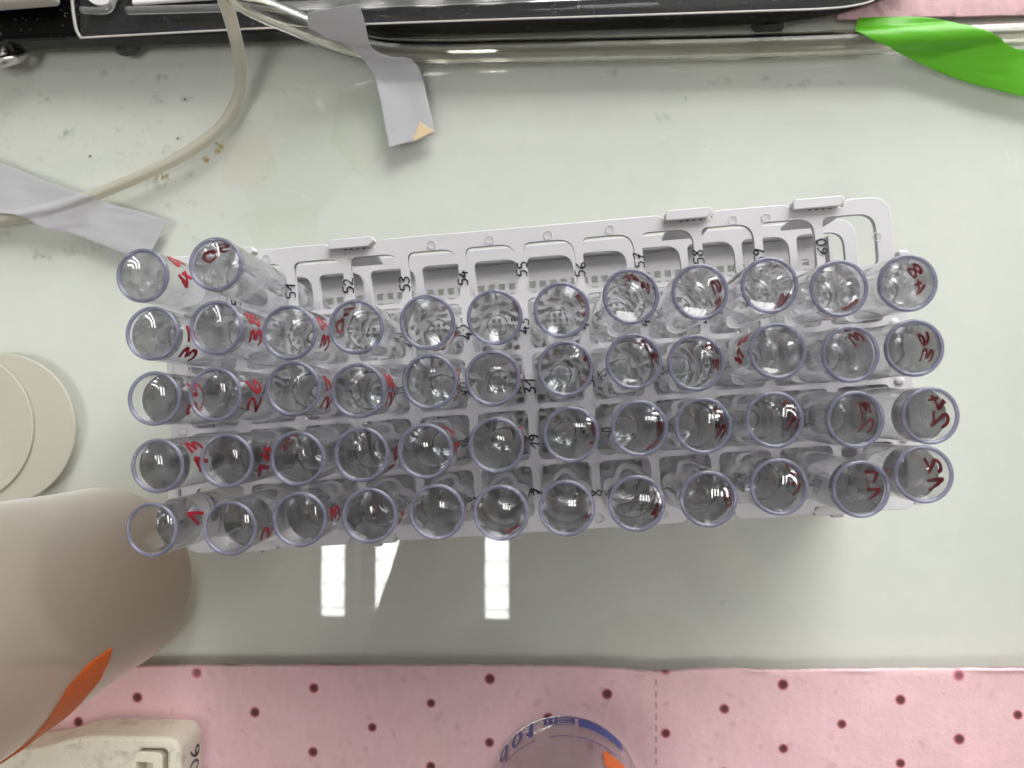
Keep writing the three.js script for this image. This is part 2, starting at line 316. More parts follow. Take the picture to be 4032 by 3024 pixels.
// snap tabs along both long edges
for (const [a, b] of [[-0.1086, -0.0912], [-0.0655, -0.0492], [0.0492, 0.0655], [0.0912, 0.1086]]) for (const s of [-1, 1]) {
  const w = b - a - 0.0012, sh = new THREE.Shape(), ch = 0.0018;
  sh.moveTo(-w / 2, -0.0014); sh.lineTo(w / 2 - ch, -0.0014); sh.lineTo(w / 2, 0.0002); sh.lineTo(w / 2 - 0.0005, 0.0014); sh.lineTo(-w / 2 + 0.0006, 0.0014); sh.lineTo(-w / 2, 0.0006); sh.closePath();
  const g = new THREE.ExtrudeGeometry(sh, { depth: 0.0042, bevelEnabled: true, bevelSize: 0.0003, bevelThickness: 0.0003, bevelSegments: 2 }).rotateX(-Math.PI / 2);
  if (s > 0) g.rotateY(Math.PI);
  const tab = part('snap_tab', g.translate((a + b) / 2, s < 0 ? TOP - 0.0016 : TOP - 0.0062, s * (WID - 0.0010)), plastic, rack);
  part('tab_plate', box(w * 0.9, 0.014, 0.0012, (a + b) / 2, TOP - 0.0095, s * (WID - 0.0050)), plastic, tab);
  if (s < 0) for (let k = 0; k < 4; k++) part('slot', box(0.0009, 0.0005, 0.0003, (a + b) / 2 + (k - 1.2) * 0.0022, TOP + 0.0009, -WID + 0.0029), std(0.08, 0.08, 0.08, 0.8), tab);
  else part('stop', new RoundedBoxGeometry(0.0038, 0.003, 0.0016, 1, 0.0004).translate((a + b) / 2, TOP - 0.005, WID + 0.0012), plastic, tab);
}
// ejector marks of the mould
for (const [u, v] of [[-0.088, -0.0485], [-0.058, -0.0475], [-0.03, -0.0485], [-0.01, -0.0485], [0.01, -0.0485], [0.031, -0.0485], [0.072, -0.0482], [0.083, -0.048], [0.1185, -0.0385], [-0.028, 0.0485], [0.02, 0.0485], [0.042, 0.0485], [-0.078, 0.049], [0.078, 0.0485]])
  part('ejector_mark', new THREE.TorusGeometry(0.0014, 0.00014, 6, 28).rotateX(Math.PI / 2).translate(u, TOP + 0.0004, v), plastic, rack);
// black numbers, each written up the bar left of its hole
const tubeNo = (c, r) => (4 - r) * 12 + c + 1;
for (let r = 0; r < 5; r++) for (let c = 0; c < 12; c++) {
  const [u, v] = holeAt(c, r), du = -0.0100 + rr(-0.0003, 0.0003) + (c === 0 ? 0.0002 : 0), dv = 0.0016 + rr(-0.0012, 0.0012);
  const g = writing(String(tubeNo(c, r)), 0.0036, 0.00058, (x, y) => [new THREE.Vector3(u + du - y * 0.95, TOP + 0.00042, v + dv - x * 1.15), new THREE.Vector3(0, 1, 0)]);
  part('ink_number', g, inkBlack, rack);
}

// ---------------------------------------------------------------- test tubes
const RIM_Y = 0.1067, RO = 0.0080, RI = 0.00705;
const clear = phys(0.985, 0.985, 0.992, 0.0, { transmission: 1, thickness: 0, ior: 1.58 });
const rimMat = phys(0.52, 0.52, 0.64, 0.04, { transmission: 0.8, thickness: 0, ior: 1.58 });
const water = phys(0.99, 0.995, 1, 0.0, { transmission: 1, thickness: 0.01, ior: 1.333, clearcoat: 1, clearcoatRoughness: 0 });
const wetSkin = phys(0.99, 0.995, 1, 0.0, { transmission: 1, thickness: 0.01, ior: 1.333, transparent: true, opacity: 0.81 });   // wetted wall, left partly see-through to let more light past the tubes
//   number: [rim px, rim py, water below rim mm, where the red number faces (deg, 0 = right, 90 = away)]
const TUBES = {
  49: [557, 1084, 1.6, 25], 50: [847, 1039, 3, 118],
  37: [596, 1312, 3.6, -18], 38: [848, 1289, 4.2, 12], 39: [1138, 1309, 2, 5], 40: [1401, 1287, 2.2, 150], 41: [1682, 1268, 3, -50], 42: [1948, 1249, 2.5, 10], 43: [2212, 1220, 3, 12], 44: [2485, 1165, 3, 58], 45: [2758, 1148, 3.5, 0], 46: [3032, 1122, 5, -38], 47: [3307, 1135, 6, -58], 48: [3578, 1114, 2.4, 18],
  25: [604, 1569, 8.1, 2], 26: [843, 1553, 8.4, 4], 27: [1154, 1530, 2, -5], 28: [1409, 1538, 2.5, 0], 29: [1691, 1502, 3.5, 0], 30: [1940, 1489, 3, 8], 31: [2227, 1451, 3, 0], 32: [2497, 1422, 3, 30], 33: [2742, 1428, 3, 15], 34: [3063, 1381, 3.2, 165], 35: [3352, 1394, 4, 62], 36: [3604, 1370, 2, 8],
  13: [617, 1835, 4.7, 20], 14: [889, 1814, 8, -12], 15: [1170, 1806, 3, 128], 16: [1421, 1790, 3, -25], 17: [1673, 1777, 3, 18], 18: [1954, 1753, 3.4, 5], 19: [2249, 1710, 3, -8], 20: [2519, 1686, 4, -20], 21: [2770, 1676, 4, 8], 22: [3051, 1653, 3, 16], 23: [3372, 1652, 3.4, 5], 24: [3667, 1637, 6.9, 8],
  1: [593, 2087, 15.5, 18], 2: [902, 2081, 14.2, -22], 3: [1178, 2046, 13.2, 2], 4: [1453, 2031, 6, -12], 5: [1720, 2016, 8, -22], 6: [1972, 2020, 8, -66], 7: [2231, 2002, 6, -30], 8: [2508, 1983, 6, -28], 9: [2791, 1966, 8, -8], 10: [3070, 1918, 8, 10], 11: [3393, 1927, 3.6, 4], 12: [3640, 1868, 9, -2],
};
const CAP = 0.0105, capY = (r) => CAP - Math.sqrt(CAP * CAP - r * r);   // shallow round bottom
function capProfile(r, lift) { const p = []; for (let i = 0; i <= 10; i++) { const x = (r - 0.0005) * i / 10; p.push([x, capY(x) + lift]); } p.push([r - 0.00012, capY(r) + lift - 0.0001], [r, capY(r) + lift + 0.0005]); return p; }
function tubeShell(len, level) {                      // y = 0 at the lowest point; outer skin, and the dry part of the bore
  const p = capProfile(RO, 0), top = len - 0.0005;
  for (const f of [0.25, 0.5, 0.75, 1]) p.push([RO, 0.006 + (top - 0.006) * f]);
  return mergeGeometries([revolve(p, 64), revolve([[RI, top], [RI, level + 0.0004]], 64)]);
}
function tubeRim(len) {                                // rounded ring that closes the wall at the mouth
  const p = [], n = 20, m = (RO + RI) / 2, w = (RO - RI) / 2 + 0.00012, h = 0.00065;
  for (let i = 0; i <= n; i++) { const a = -i / n * 2 * Math.PI; p.push([m - w * Math.cos(a), len - h + h * -Math.sin(a)]); }
  return revolve(p.reverse(), 72);
}
function tubeWater(level) {                            // body of water with its hollow surface
  const r = RO - 0.00012, p = capProfile(r, 0.00012);
  for (const f of [0.33, 0.66, 1]) p.push([r, 0.006 + (level - 0.006) * f]);
  const top = [], n = 16, RM = 0.0175; let y = 0, prof = [];
  for (let i = 0; i <= n; i++) { const x = r * i / n; prof.push([x, y]); const m = r * (i + 0.5) / n, slope = m < 0.0052 ? m / RM : 0.297 - (m - 0.0052) * 25; y += slope * r / n; }
  const sag = prof[n][1]; for (let i = n; i >= 0; i--) top.push([prof[i][0], level - sag + prof[i][1]]);
  return mergeGeometries([revolve(p, 64), revolve(top, 64)], true);
}
const NTH = ['first', 'second', 'third', 'fourth', 'fifth', 'sixth', 'seventh', 'eighth', 'ninth', 'tenth', 'eleventh', 'twelfth'], ROWN = ['top', 'second', 'third', 'fourth', 'bottom'];
const rackM = new THREE.Matrix4().makeRotationY(0.073497).setPosition(-0.009756, 0, -0.00639);
for (const [num, [px, py, below, face]] of Object.entries(TUBES)) {
  const n = +num, r = 4 - Math.floor((n - 1) / 12), c = (n - 1) % 12, [u, v] = holeAt(c, r);
  const rim = at(px, py, RIM_Y * 1000), pivot = new THREE.Vector3(u, TOP - 0.014, v).applyMatrix4(rackM), axis = rim.clone().sub(pivot).normalize();
  const len = 0.1027, foot = rim.clone().addScaledVector(axis, -len);
  const where = r === 0 ? `${NTH[c]} of two tubes in the top row` : `${NTH[c]} from left in the ${ROWN[r]} row`;
  const t = group('test_tube', `water-filled clear test tube numbered ${n}, ${where}`, 'test tube', 'test tubes standing in the white rack');
  t.position.copy(foot); t.quaternion.setFromUnitVectors(new THREE.Vector3(0, 1, 0), axis);
  const level = len - below / 1000;
  part('tube_wall', tubeShell(len, level), clear, t);
  part('rim', tubeRim(len), rimMat, t);
  part('water', tubeWater(level), [wetSkin, water], t);
  const a0 = face * R + rr(-0.06, 0.06), mid = len - rr(0.0105, 0.0125);
  const mark = seed, ink = (rad) => { seed = mark; return writing(num, 0.0088, 0.00122, (x, y) => { const a = a0 + x / RO, d = new THREE.Vector3(Math.cos(a), 0, -Math.sin(a)); return [d.clone().multiplyScalar(rad).setY(mid + y), d]; }, 0.00002); };
  part('ink_number', mergeGeometries([ink(RO - 0.0003), ink(RO + 0.00005)]), inkRed, t);   // ink with its own thickness, bedded in the wall
}

// ---------------------------------------------------------------- pink absorbent pads
function padTexture() {
  const W = 2048, c = document.createElement('canvas'); c.width = W; c.height = 512; const g = c.getContext('2d'), k = W / 0.5, ox = -0.27, oz = 0.10;
  const im = g.createImageData(W, 512);
  for (let y = 0; y < 512; y++) for (let x = 0; x < W; x++) { const a = fbm(x / 90 + 7, y / 90), b = fbm(x / 9, y / 16 + 30), i = (y * W + x) * 4, m = 1 + 0.05 * (a - 0.5) + 0.05 * (b - 0.5); im.data[i] = 224 * m; im.data[i + 1] = 185 * m * (1 - 0.03 * (a - 0.5)); im.data[i + 2] = 190 * m; im.data[i + 3] = 255; }
  g.putImageData(im, 0, 0);
  const X = (px, py) => { const p = at(px, py, 5); return [(p.x - ox) * k, (p.z - oz) * k]; };
  for (let i = 0; i < 90; i++) { const [x, y] = X(rr(600, 4000), rr(2630, 3020)); g.fillStyle = `rgba(140,95,95,${rr(0.04, 0.16)})`; g.beginPath(); g.ellipse(x, y, rr(2, 10), rr(2, 6), rr(0, 3), 0, 7); g.fill(); }
  for (let i = -6; i < 16; i++) for (let j = -8; j < 12; j++) {   // printed dots: dark middle, red bleeding round it
    const px = 1235 + i * 231.5 - j * 1, py = 2710 - i * 95 + j * 249; if (py < 2630 || py > 3120 || px < 100 || px > 4200) continue;
    const [x, y] = X(px, py), r = 7.4 * rr(0.92, 1.1), ghost = (px > 700 && px < 820 && py < 2700) || py < 2665;
    g.fillStyle = 'rgba(190,90,105,0.35)'; g.beginPath(); g.arc(x, y, r * 1.28, 0, 7); g.fill();
    g.fillStyle = ghost ? 'rgba(170,80,95,0.55)' : 'rgba(138,62,70,0.9)'; g.beginPath(); g.arc(x, y, r, 0, 7); g.fill();
    g.fillStyle = ghost ? 'rgba(110,70,72,0.6)' : 'rgba(92,56,55,0.95)'; g.beginPath(); g.arc(x + 0.6, y - 0.4, r * 0.68, 0, 7); g.fill();
  }
  g.strokeStyle = 'rgba(165,112,120,0.75)'; g.lineWidth = 2.6; g.setLineDash([11, 8]); g.beginPath(); g.moveTo(...X(2583, 2675)); g.lineTo(...X(2583, 3060)); g.stroke();
  const t = new THREE.CanvasTexture(c); t.colorSpace = THREE.SRGBColorSpace; t.magFilter = THREE.LinearFilter; t.wrapS = t.wrapT = THREE.MirroredRepeatWrapping;
  return { t, ox, oz, w: 0.5, h: 512 / k };
}
{
  const T = padTexture(), rows = [], nx = 240, nz = 40;
  const edge = new THREE.CatmullRomCurve3([[-700, 2640], [300, 2628], [700, 2624], [1200, 2622], [2016, 2624], [2400, 2632], [2560, 2645], [2700, 2640], [2850, 2636], [3080, 2644], [3250, 2640], [3600, 2638], [4032, 2635], [4700, 2630]].map((q) => at(...q, 4.6)));
  for (let j = 0; j <= nz; j++) { const row = []; for (let i = 0; i <= nx; i++) {
    const e = edge.getPoint(i / nx), d = 0.16 * Math.pow(j / nz, 1.6); const x = e.x, z = e.z + d + (j ? 0 : 0.0004 * (noise2(i * 1.7, 3) - 0.5));
    row.push(new THREE.Vector3(x, 0.0044 + 0.0016 * fbm(x * 28 + 3, z * 34) * Math.min(1, 0.25 + d * 30) + (j < 2 ? 0.0012 * (noise2(i * 0.12, 8) - 0.4) : 0), z));
  } rows.push(row); }
  const g = sheet(rows, 0.0022), p = g.attributes.position, uv = g.attributes.uv;
  for (let i = 0; i < p.count; i++) uv.setXY(i, (p.getX(i) - T.ox) / T.w, 1 - (p.getZ(i) - T.oz) / T.h);
  const bump = noiseTexture(512, (x, y) => fbm(x * 60, y * 60)); bump.repeat.set(8, 2);
  thing('absorbent_pad', g, new THREE.MeshStandardMaterial({ map: T.t, roughness: 0.95, bumpMap: bump, bumpScale: 0.0001 }), 'pink absorbent bench pad with dark red dots along the front', 'bench pad');
  const far = []; for (let j = 0; j <= 6; j++) { const row = []; for (let i = 0; i <= 30; i++) { const e = at(3300 + i * 40, 74 - i * 0.9, 3); row.push(new THREE.Vector3(e.x, 0.003 + 0.0008 * fbm(i * 0.4, j * 0.6), e.z - j * 0.012)); } far.push(row); }
  const fg = sheet(far, 0.0022), pinks = noiseTexture(256, (x, y) => { const a = fbm(x * 9, y * 9), b = fbm(x * 40, y * 40), m = 0.9 + 0.12 * b - (a > 0.66 ? 0.1 : 0); return [0.91 * m, 0.75 * m, 0.77 * m]; }, true); pinks.repeat.set(12, 12);
  thing('absorbent_pad', fg, new THREE.MeshStandardMaterial({ map: pinks, roughness: 0.95 }), 'pink pad showing at the far corner above the green tape', 'bench pad');
}

// ---------------------------------------------------------------- black tray with its clear cover, along the far edge
{
  const tray = group('lab_tray', 'black lab tray with clear plastic cover along the far edge', 'lab tray');
  const dust = noiseTexture(512, (x, y) => { const a = noise2(x * 170, y * 170), b = fbm(x * 6, y * 6); return a > 0.9 && b > 0.48 ? 0.3 : 0.015 + 0.03 * fbm(x * 30, y * 30) * b; }, true); dust.repeat.set(8, 8);
  const black = new THREE.MeshPhysicalMaterial({ color: 0xffffff, map: dust, roughness: 0.25, specularIntensity: 0.4 });
  // outline on the bench, from the left along the near side and round the right-hand corner
  const near = [[-600, 262], [0, 228], [800, 198], [1600, 172], [2400, 143], [2850, 130], [3100, 112], [3280, 82], [3400, 45], [3490, 0], [3570, -80]].map((q) => at(...q, 2));
  const curve = new THREE.CatmullRomCurve3(near, false, 'centripetal'), pts = curve.getPoints(80);
  const solid = (inset, y0, y1, bev) => { const s = new THREE.Shape(); pts.forEach((p, i) => { const q = [p.x, -(p.z - inset)]; i ? s.lineTo(...q) : s.moveTo(...q); }); s.lineTo(0.17, 0.30); s.lineTo(-0.36, 0.30); s.closePath(); return new THREE.ExtrudeGeometry(s, { depth: y1 - y0 - 2 * bev, bevelEnabled: bev > 0, bevelSize: bev, bevelThickness: bev, bevelSegments: 3 }).rotateX(-Math.PI / 2).translate(0, y0 + bev, 0); };
  part('body', solid(0.0035, 0.004, 0.018, 0.003), black, tray);
  const cover = part('clear_cover', new THREE.BufferGeometry(), phys(0.85, 0.85, 0.86, 0.03, { transmission: 0.98, thickness: 0, ior: 1.42 }), tray);
  const covPts = new THREE.CatmullRomCurve3([[318, 149], [1000, 113], [1800, 82], [2400, 63], [3000, 43], [3250, 34], [3350, 24], [3440, 0], [3500, -60]].map((q) => at(...q, 21)), false, 'centripetal').getPoints(90);
  cover.geometry = (() => { const rows = []; for (let j = 0; j <= 4; j++) rows.push(covPts.map((p) => new THREE.Vector3(p.x, 0.0212 + 0.0006 * (j > 0), p.z - j * 0.02 - 0.0004))); const pos = [], idx = [], nc = covPts.length; rows.forEach((r) => r.forEach((p) => pos.push(p.x, p.y, p.z))); for (let j = 0; j < 4; j++) for (let i = 0; i < nc - 1; i++) { const a = j * nc + i; idx.push(a, a + 1, a + nc, a + 1, a + nc + 1, a + nc); } const g = new THREE.BufferGeometry(); g.setAttribute('position', new THREE.Float32BufferAttribute(pos, 3)); g.setIndex(idx); g.computeVertexNormals(); return g; })();
  const litEdge = std(0.6, 0.58, 0.54, 0.35);  // pale colour stands for light caught by the clear cover edge
  part('lit_edge', new THREE.TubeGeometry(new THREE.CatmullRomCurve3(covPts.filter((_, i) => i % 3 === 0)), 200, 0.00038, 8), litEdge, cover);
  part('lit_edge', new THREE.TubeGeometry(new THREE.CatmullRomCurve3([[318, 149], [302, 120], [292, 70], [286, 20], [284, -60]].map((q) => at(...q, 21.2))), 40, 0.0007, 8), phys(0.6, 0.58, 0.55, 0.2, { transmission: 0.5, thickness: 0 }), cover);
  const gloss = phys(0.9, 0.9, 0.9, 0.05, { transmission: 0.9, thickness: 0.003, ior: 1.49 });
  part('ridge', new THREE.TubeGeometry(new THREE.CatmullRomCurve3([[500, 42], [800, 34], [1200, 20], [1600, 8], [2000, -6], [2600, -30]].map((q) => at(...q, 25))), 80, 0.0016, 10), gloss, cover);
  part('ridge', new THREE.TubeGeometry(new THREE.CatmullRomCurve3([[320, 40], [420, 40], [440, 20], [446, -20]].map((q) => at(...q, 24))), 40, 0.0014, 10), gloss, cover);
  part('round_seal', new THREE.CylinderGeometry(0.0078, 0.0078, 0.002, 40).translate(...at(405, -50, 23).toArray()), std(0.62, 0.6, 0.6, 0.5), tray);
  part('white_strip', new RoundedBoxGeometry(0.06, 0.002, 0.012, 2, 0.0008).rotateY(2.3 * R).translate(...at(800, -56, 23).toArray()), std(0.75, 0.73, 0.74, 0.5), tray);
  part('grey_rail', new RoundedBoxGeometry(0.12, 0.008, 0.02, 3, 0.002).rotateY(2.6 * R).translate(...at(-330, -40, 26).toArray()), std(0.5, 0.47, 0.42, 0.5), tray);
  for (const [px, py] of [[3022, 116], [500, 190]]) part('rubber_foot', new THREE.CylinderGeometry(0.0062, 0.0072, 0.0045, 32).translate(...at(px, py, 0).add(new THREE.Vector3(0, 0.0023, -0.0035)).toArray()), std(0.05, 0.05, 0.05, 0.7), tray);
  // chromed corner fitting
  const steel = std(0.62, 0.6, 0.58, 0.22, { metalness: 1 }), lug = part('metal_lug', new THREE.TorusGeometry(0.0085, 0.0024, 14, 48).rotateX(Math.PI / 2 - 0.75).scale(1, 1, 1).translate(...at(10, 215, 5).toArray()), steel, tray);
  part('screw', new THREE.SphereGeometry(0.0042, 20, 14).scale(1, 0.6, 1).translate(...at(10, 215, 5).toArray()), steel, lug);
}

// ---------------------------------------------------------------- hoses
const HOSE = {};
function hose(name, path, ro, ri, mat, label) {
  const c = new THREE.CatmullRomCurve3(path.map((q) => at(...q)), false, 'centripetal');
  HOSE[name] = { pts: c.getPoints(500), ro };
  const outer = new THREE.TubeGeometry(c, 160, ro, 20), inner = new THREE.TubeGeometry(c, 160, ri, 16), ix = inner.index.array;
  for (let i = 0; i < ix.length; i += 3) { const t = ix[i]; ix[i] = ix[i + 1]; ix[i + 1] = t; }
  const nn = inner.attributes.normal; for (let i = 0; i < nn.count; i++) nn.setXYZ(i, -nn.getX(i), -nn.getY(i), -nn.getZ(i));
  return thing(name, mergeGeometries([outer, inner]), mat, label, 'hose');
}
hose('clear_hose', [[860, -120, 62], [960, -6, 44], [1180, 96, 27], [1330, 158, 17], [1480, 196, 9.5], [1700, 206, 6], [2000, 200, 5.2], [2400, 192, 5.2], [2900, 182, 5.2], [3400, 165, 5.2], [3700, 148, 5.2], [4150, 130, 5.2]], 0.0050, 0.0034, phys(0.93, 0.925, 0.86, 0.03, { transmission: 1, thickness: 0.002, ior: 1.45 }), 'thick clear hose lying along the front of the black tray');
hose('thin_hose', [[850, -90, 60], [884, 0, 44], [915, 100, 30], [938, 200, 18], [948, 300, 9], [935, 390, 4], [890, 475, 3], [810, 552, 2.8], [700, 622, 2.8], [560, 690, 2.8], [420, 748, 2.8], [320, 790, 2.8], [180, 835, 2.8], [60, 858, 2.8], [-150, 880, 2.8]], 0.0026, 0.0012, phys(0.8, 0.775, 0.69, 0.5, { transmission: 0.66, thickness: 0 }), 'thin yellowed hose curving down to the grey tape at left');

// ---------------------------------------------------------------- tapes
const fabricBump = noiseTexture(256, (x, y) => 0.5 + 0.25 * Math.sin(x * 400) * Math.sin(y * 400) + 0.3 * fbm(x * 60, y * 60)); fabricBump.repeat.set(40, 40);
const greyTape = std(0.43, 0.425, 0.44, 0.42, { bumpMap: fabricBump, bumpScale: 0.00006 });
{
  const rows = tapeRows(
    [[1212, 52, 34], [1214, 100, 30], [1222, 142, 25], [1300, 170, 20], [1380, 205, 13], [1440, 255, 7], [1480, 310, 3], [1500, 380, 1.2], [1515, 450, 0.8], [1528, 530, 0.6], [1540, 590, 0.6]],
    [[1412, 18, 33], [1432, 70, 29], [1444, 120, 25], [1455, 175, 20], [1480, 205, 14], [1540, 235, 9], [1640, 262, 4], [1668, 320, 1.6], [1685, 400, 1.2], [1702, 470, 1.0], [1714, 530, 1.2]], 60, 16, 0.0008, HOSE.clear_hose);
  const t = group('grey_tape', 'torn strip of grey tape hanging from the thick hose to the glass', 'tape');
  part('strip', sheet(rows, 0.00025), greyTape, t);
  part('folded_corner', sheet(tapeRows([[1652, 480, 2.8], [1636, 522, 2.7], [1620, 562, 2.5]], [[1655, 481, 2.8], [1684, 500, 2.9], [1712, 516, 2.8]], 8, 8, 0.0002), 0.0002), std(0.7, 0.55, 0.34, 0.7), t, 'cream adhesive side of the turned-up corner');
}
thing('grey_tape', sheet(tapeRows([[-200, 545, 2], [0, 642, 1.6], [100, 680, 2.4], [180, 715, 4.8], [280, 752, 5.4], [360, 778, 4.6], [440, 806, 1.4], [560, 836, 0.7], [664, 872, 0.6]], [[-230, 790, 2], [-40, 840, 3.4], [60, 846, 5.2], [120, 868, 4.8], [190, 905, 3.2], [270, 915, 1.4], [360, 948, 0.8], [470, 990, 0.6], [575, 1030, 0.6]], 50, 16, 0.0011, HOSE.thin_hose), 0.00025), greyTape, 'grey tape holding the thin hose down at the left edge', 'tape');
thing('green_tape', sheet(tapeRows([[3380, 72, 5], [3500, 68, 6], [3640, 70, 7], [3760, 92, 9], [3900, 140, 9], [3990, 190, 7], [4060, 205, 5], [4200, 250, 3]], [[3354, 137, 7], [3430, 165, 9], [3560, 222, 4.5], [3690, 282, 2], [3820, 330, 1.4], [3930, 358, 1.6], [4040, 385, 1.6], [4200, 420, 1.4]], 50, 20, 0.0007, HOSE.clear_hose), 0.0002), phys(0.11, 0.42, 0.02, 0.34, { specularIntensity: 0.7 }), 'bright green tape over the hose at the far right', 'tape');

// ---------------------------------------------------------------- milky bottle and lids at the left
{
  const milky = phys(0.68, 0.61, 0.53, 0.6, { transmission: 0.84, thickness: 0, ior: 1.5 });
  const b = group('milky_bottle', 'large milky translucent plastic bottle at the left edge', 'bottle'); b.position.set(-0.1957, 0.0008, 0.0781);
  const p = [[0, 0.002], [0.026, 0.002], [0.031, 0.0]]; for (let i = 0; i <= 8; i++) { const a = -Math.PI / 2 + i / 8 * Math.PI / 2; p.push([0.0335 + 0.006 * Math.cos(a), 0.006 + 0.006 * Math.sin(a)]); }
  p.push([0.0398, 0.03], [0.0408, 0.06], [0.0418, 0.095], [0.0415, 0.12], [0.038, 0.14], [0.028, 0.155], [0.018, 0.162], [0.016, 0.17], [0.016, 0.182]);
  part('body', revolve(p, 96), milky, b);
  part('cap', mergeGeometries([new THREE.CylinderGeometry(0.0185, 0.0185, 0.018, 48).translate(0, 0.183, 0)]), std(0.7, 0.68, 0.66, 0.5), b);
  const rad = (h) => 0.0398 + (0.0418 - 0.0398) * Math.min(1, Math.max(0, (h - 0.03) / 0.065)) + 0.0003;
  const L = [[66.5, 12.5], [78, 13.5], [84, 15.5], [88, 18.5], [90.5, 23], [92, 33], [93, 44], [93, 58], [92, 72]], Rr = [[66, 13], [66, 17], [66, 24], [67, 31], [69, 39], [70, 48], [72, 58], [75, 66], [79, 76]], rows = [];
  const cl = new THREE.CatmullRomCurve3(L.map(([h, a]) => new THREE.Vector3(h, a, 0))), cr = new THREE.CatmullRomCurve3(Rr.map(([h, a]) => new THREE.Vector3(h, a, 0)));
  for (let i = 0; i <= 40; i++) { const row = [], P = cl.getPoint(i / 40), Q = cr.getPoint(i / 40); for (let j = 0; j <= 10; j++) { const h = (P.x + (Q.x - P.x) * j / 10) / 1000, a = (P.y + (Q.y - P.y) * j / 10) * R, q = rad(h) + 0.0004 * noise2(i * 0.3, j * 0.4); row.push(new THREE.Vector3(q * Math.cos(a) - 0.1957, h, q * Math.sin(a) + 0.0781)); } rows.push(row); }
  thing('orange_tape', sheet(rows, 0.0002), phys(0.74, 0.14, 0.012, 0.5, { specularIntensity: 0.4 }), 'orange tape stuck on the side of the milky bottle', 'tape');
  const lid = phys(0.66, 0.625, 0.53, 0.7, { transmission: 0.35, thickness: 0 });
  const disc = (r) => revolve([[0, 0], [r - 0.0003, 0], [r, 0.0003], [r, 0.0009], [r - 0.0003, 0.0012], [0, 0.0012]], 96);
  thing('plastic_lid', disc(0.033), lid, 'cream plastic disc at the left edge, lower of two', 'lid', 'cream plastic discs').position.set(-0.2446, 0.0004, 0.0139);
  thing('plastic_lid', disc(0.033), lid, 'cream plastic disc at the left edge, upper of two', 'lid', 'cream plastic discs').position.set(-0.2626, 0.0020, 0.0135);
}

// ---------------------------------------------------------------- beige instrument, lower left corner
{
  const dirt = noiseTexture(512, (x, y) => { const a = fbm(x * 14, y * 14), b = noise2(x * 150, y * 150), m = 1 - (a > 0.6 ? 0.5 * (a - 0.6) : 0) - (b > 0.955 ? 0.35 : 0) + 0.03 * (fbm(x * 50, y * 50) - 0.5); return [0.91 * m, 0.885 * m, 0.815 * m]; }, true); dirt.repeat.set(14, 14);
  const beige = new THREE.MeshStandardMaterial({ map: dirt, roughness: 0.6 });
  const o = group('beige_instrument', 'beige plastic instrument in the lower left corner with black writing', 'instrument');
  const H = 0.0235, s = new THREE.Shape(), bev = 0.0018, X1 = -0.1518 - bev, Z0 = 0.1373 + bev, rc = 0.0048;
  s.moveTo(X1, -0.27); s.lineTo(X1, -Z0 - rc); s.quadraticCurveTo(X1, -Z0, X1 - rc, -Z0); s.lineTo(-0.186, -Z0); s.bezierCurveTo(-0.2, -Z0, -0.205, -Z0 - 0.0062, -0.218, -Z0 - 0.0064); s.lineTo(-0.34, -Z0 - 0.0064); s.lineTo(-0.34, -0.27); s.closePath();
  const px0 = -0.1722, px1 = X1 - 0.0022, pz0 = Z0 + 0.0012, pocket = new THREE.Path();   // sunken pocket near the corner
  pocket.moveTo(px0, -pz0 - 0.003); pocket.lineTo(px0 + 0.0035, -pz0); pocket.lineTo(px1 - 0.004, -pz0); pocket.quadraticCurveTo(px1, -pz0, px1, -pz0 - 0.004); pocket.lineTo(px1, -0.19); pocket.lineTo(px0, -0.19); pocket.closePath(); s.holes.push(pocket);
  const g = new THREE.ExtrudeGeometry(s, { depth: H - bev - 0.0006, bevelEnabled: true, bevelSize: bev, bevelThickness: bev, bevelSegments: 5, curveSegments: 14 }).rotateX(-Math.PI / 2).translate(0, 0.0004, 0);
  part('housing', g, beige, o);
  part('pocket_floor', new THREE.PlaneGeometry(px1 - px0 + 0.002, 0.19 - pz0 + 0.002).rotateX(-Math.PI / 2).translate((px0 + px1) / 2, H - 0.0075, (pz0 + 0.19) / 2), beige, o);
  const rib = new THREE.Shape(); rib.moveTo(0, 0); rib.lineTo(0.0085, 0); rib.quadraticCurveTo(0.0115, 0, 0.0115, -0.003); rib.lineTo(0.0115, -0.03); rib.lineTo(0.008, -0.03); rib.lineTo(0.008, -0.0035); rib.lineTo(0, -0.0035); rib.quadraticCurveTo(-0.0016, -0.0018, 0, 0);
  part('rib', new THREE.ExtrudeGeometry(rib, { depth: 0.0062, bevelEnabled: true, bevelSize: 0.0004, bevelThickness: 0.0006, bevelSegments: 3 }).rotateX(-Math.PI / 2).translate(px0 + 0.0006, H - 0.0078, pz0 + 0.0036), beige, o);
  const w6 = at(780, 2985, 11);
  part('handwriting', writing('06', 0.0075, 0.0009, (x, y) => [new THREE.Vector3(-0.1518, 0.0115 + y, w6.z - x * 1.15), new THREE.Vector3(1, 0, 0)], 0.0003), inkBlack, o);
}

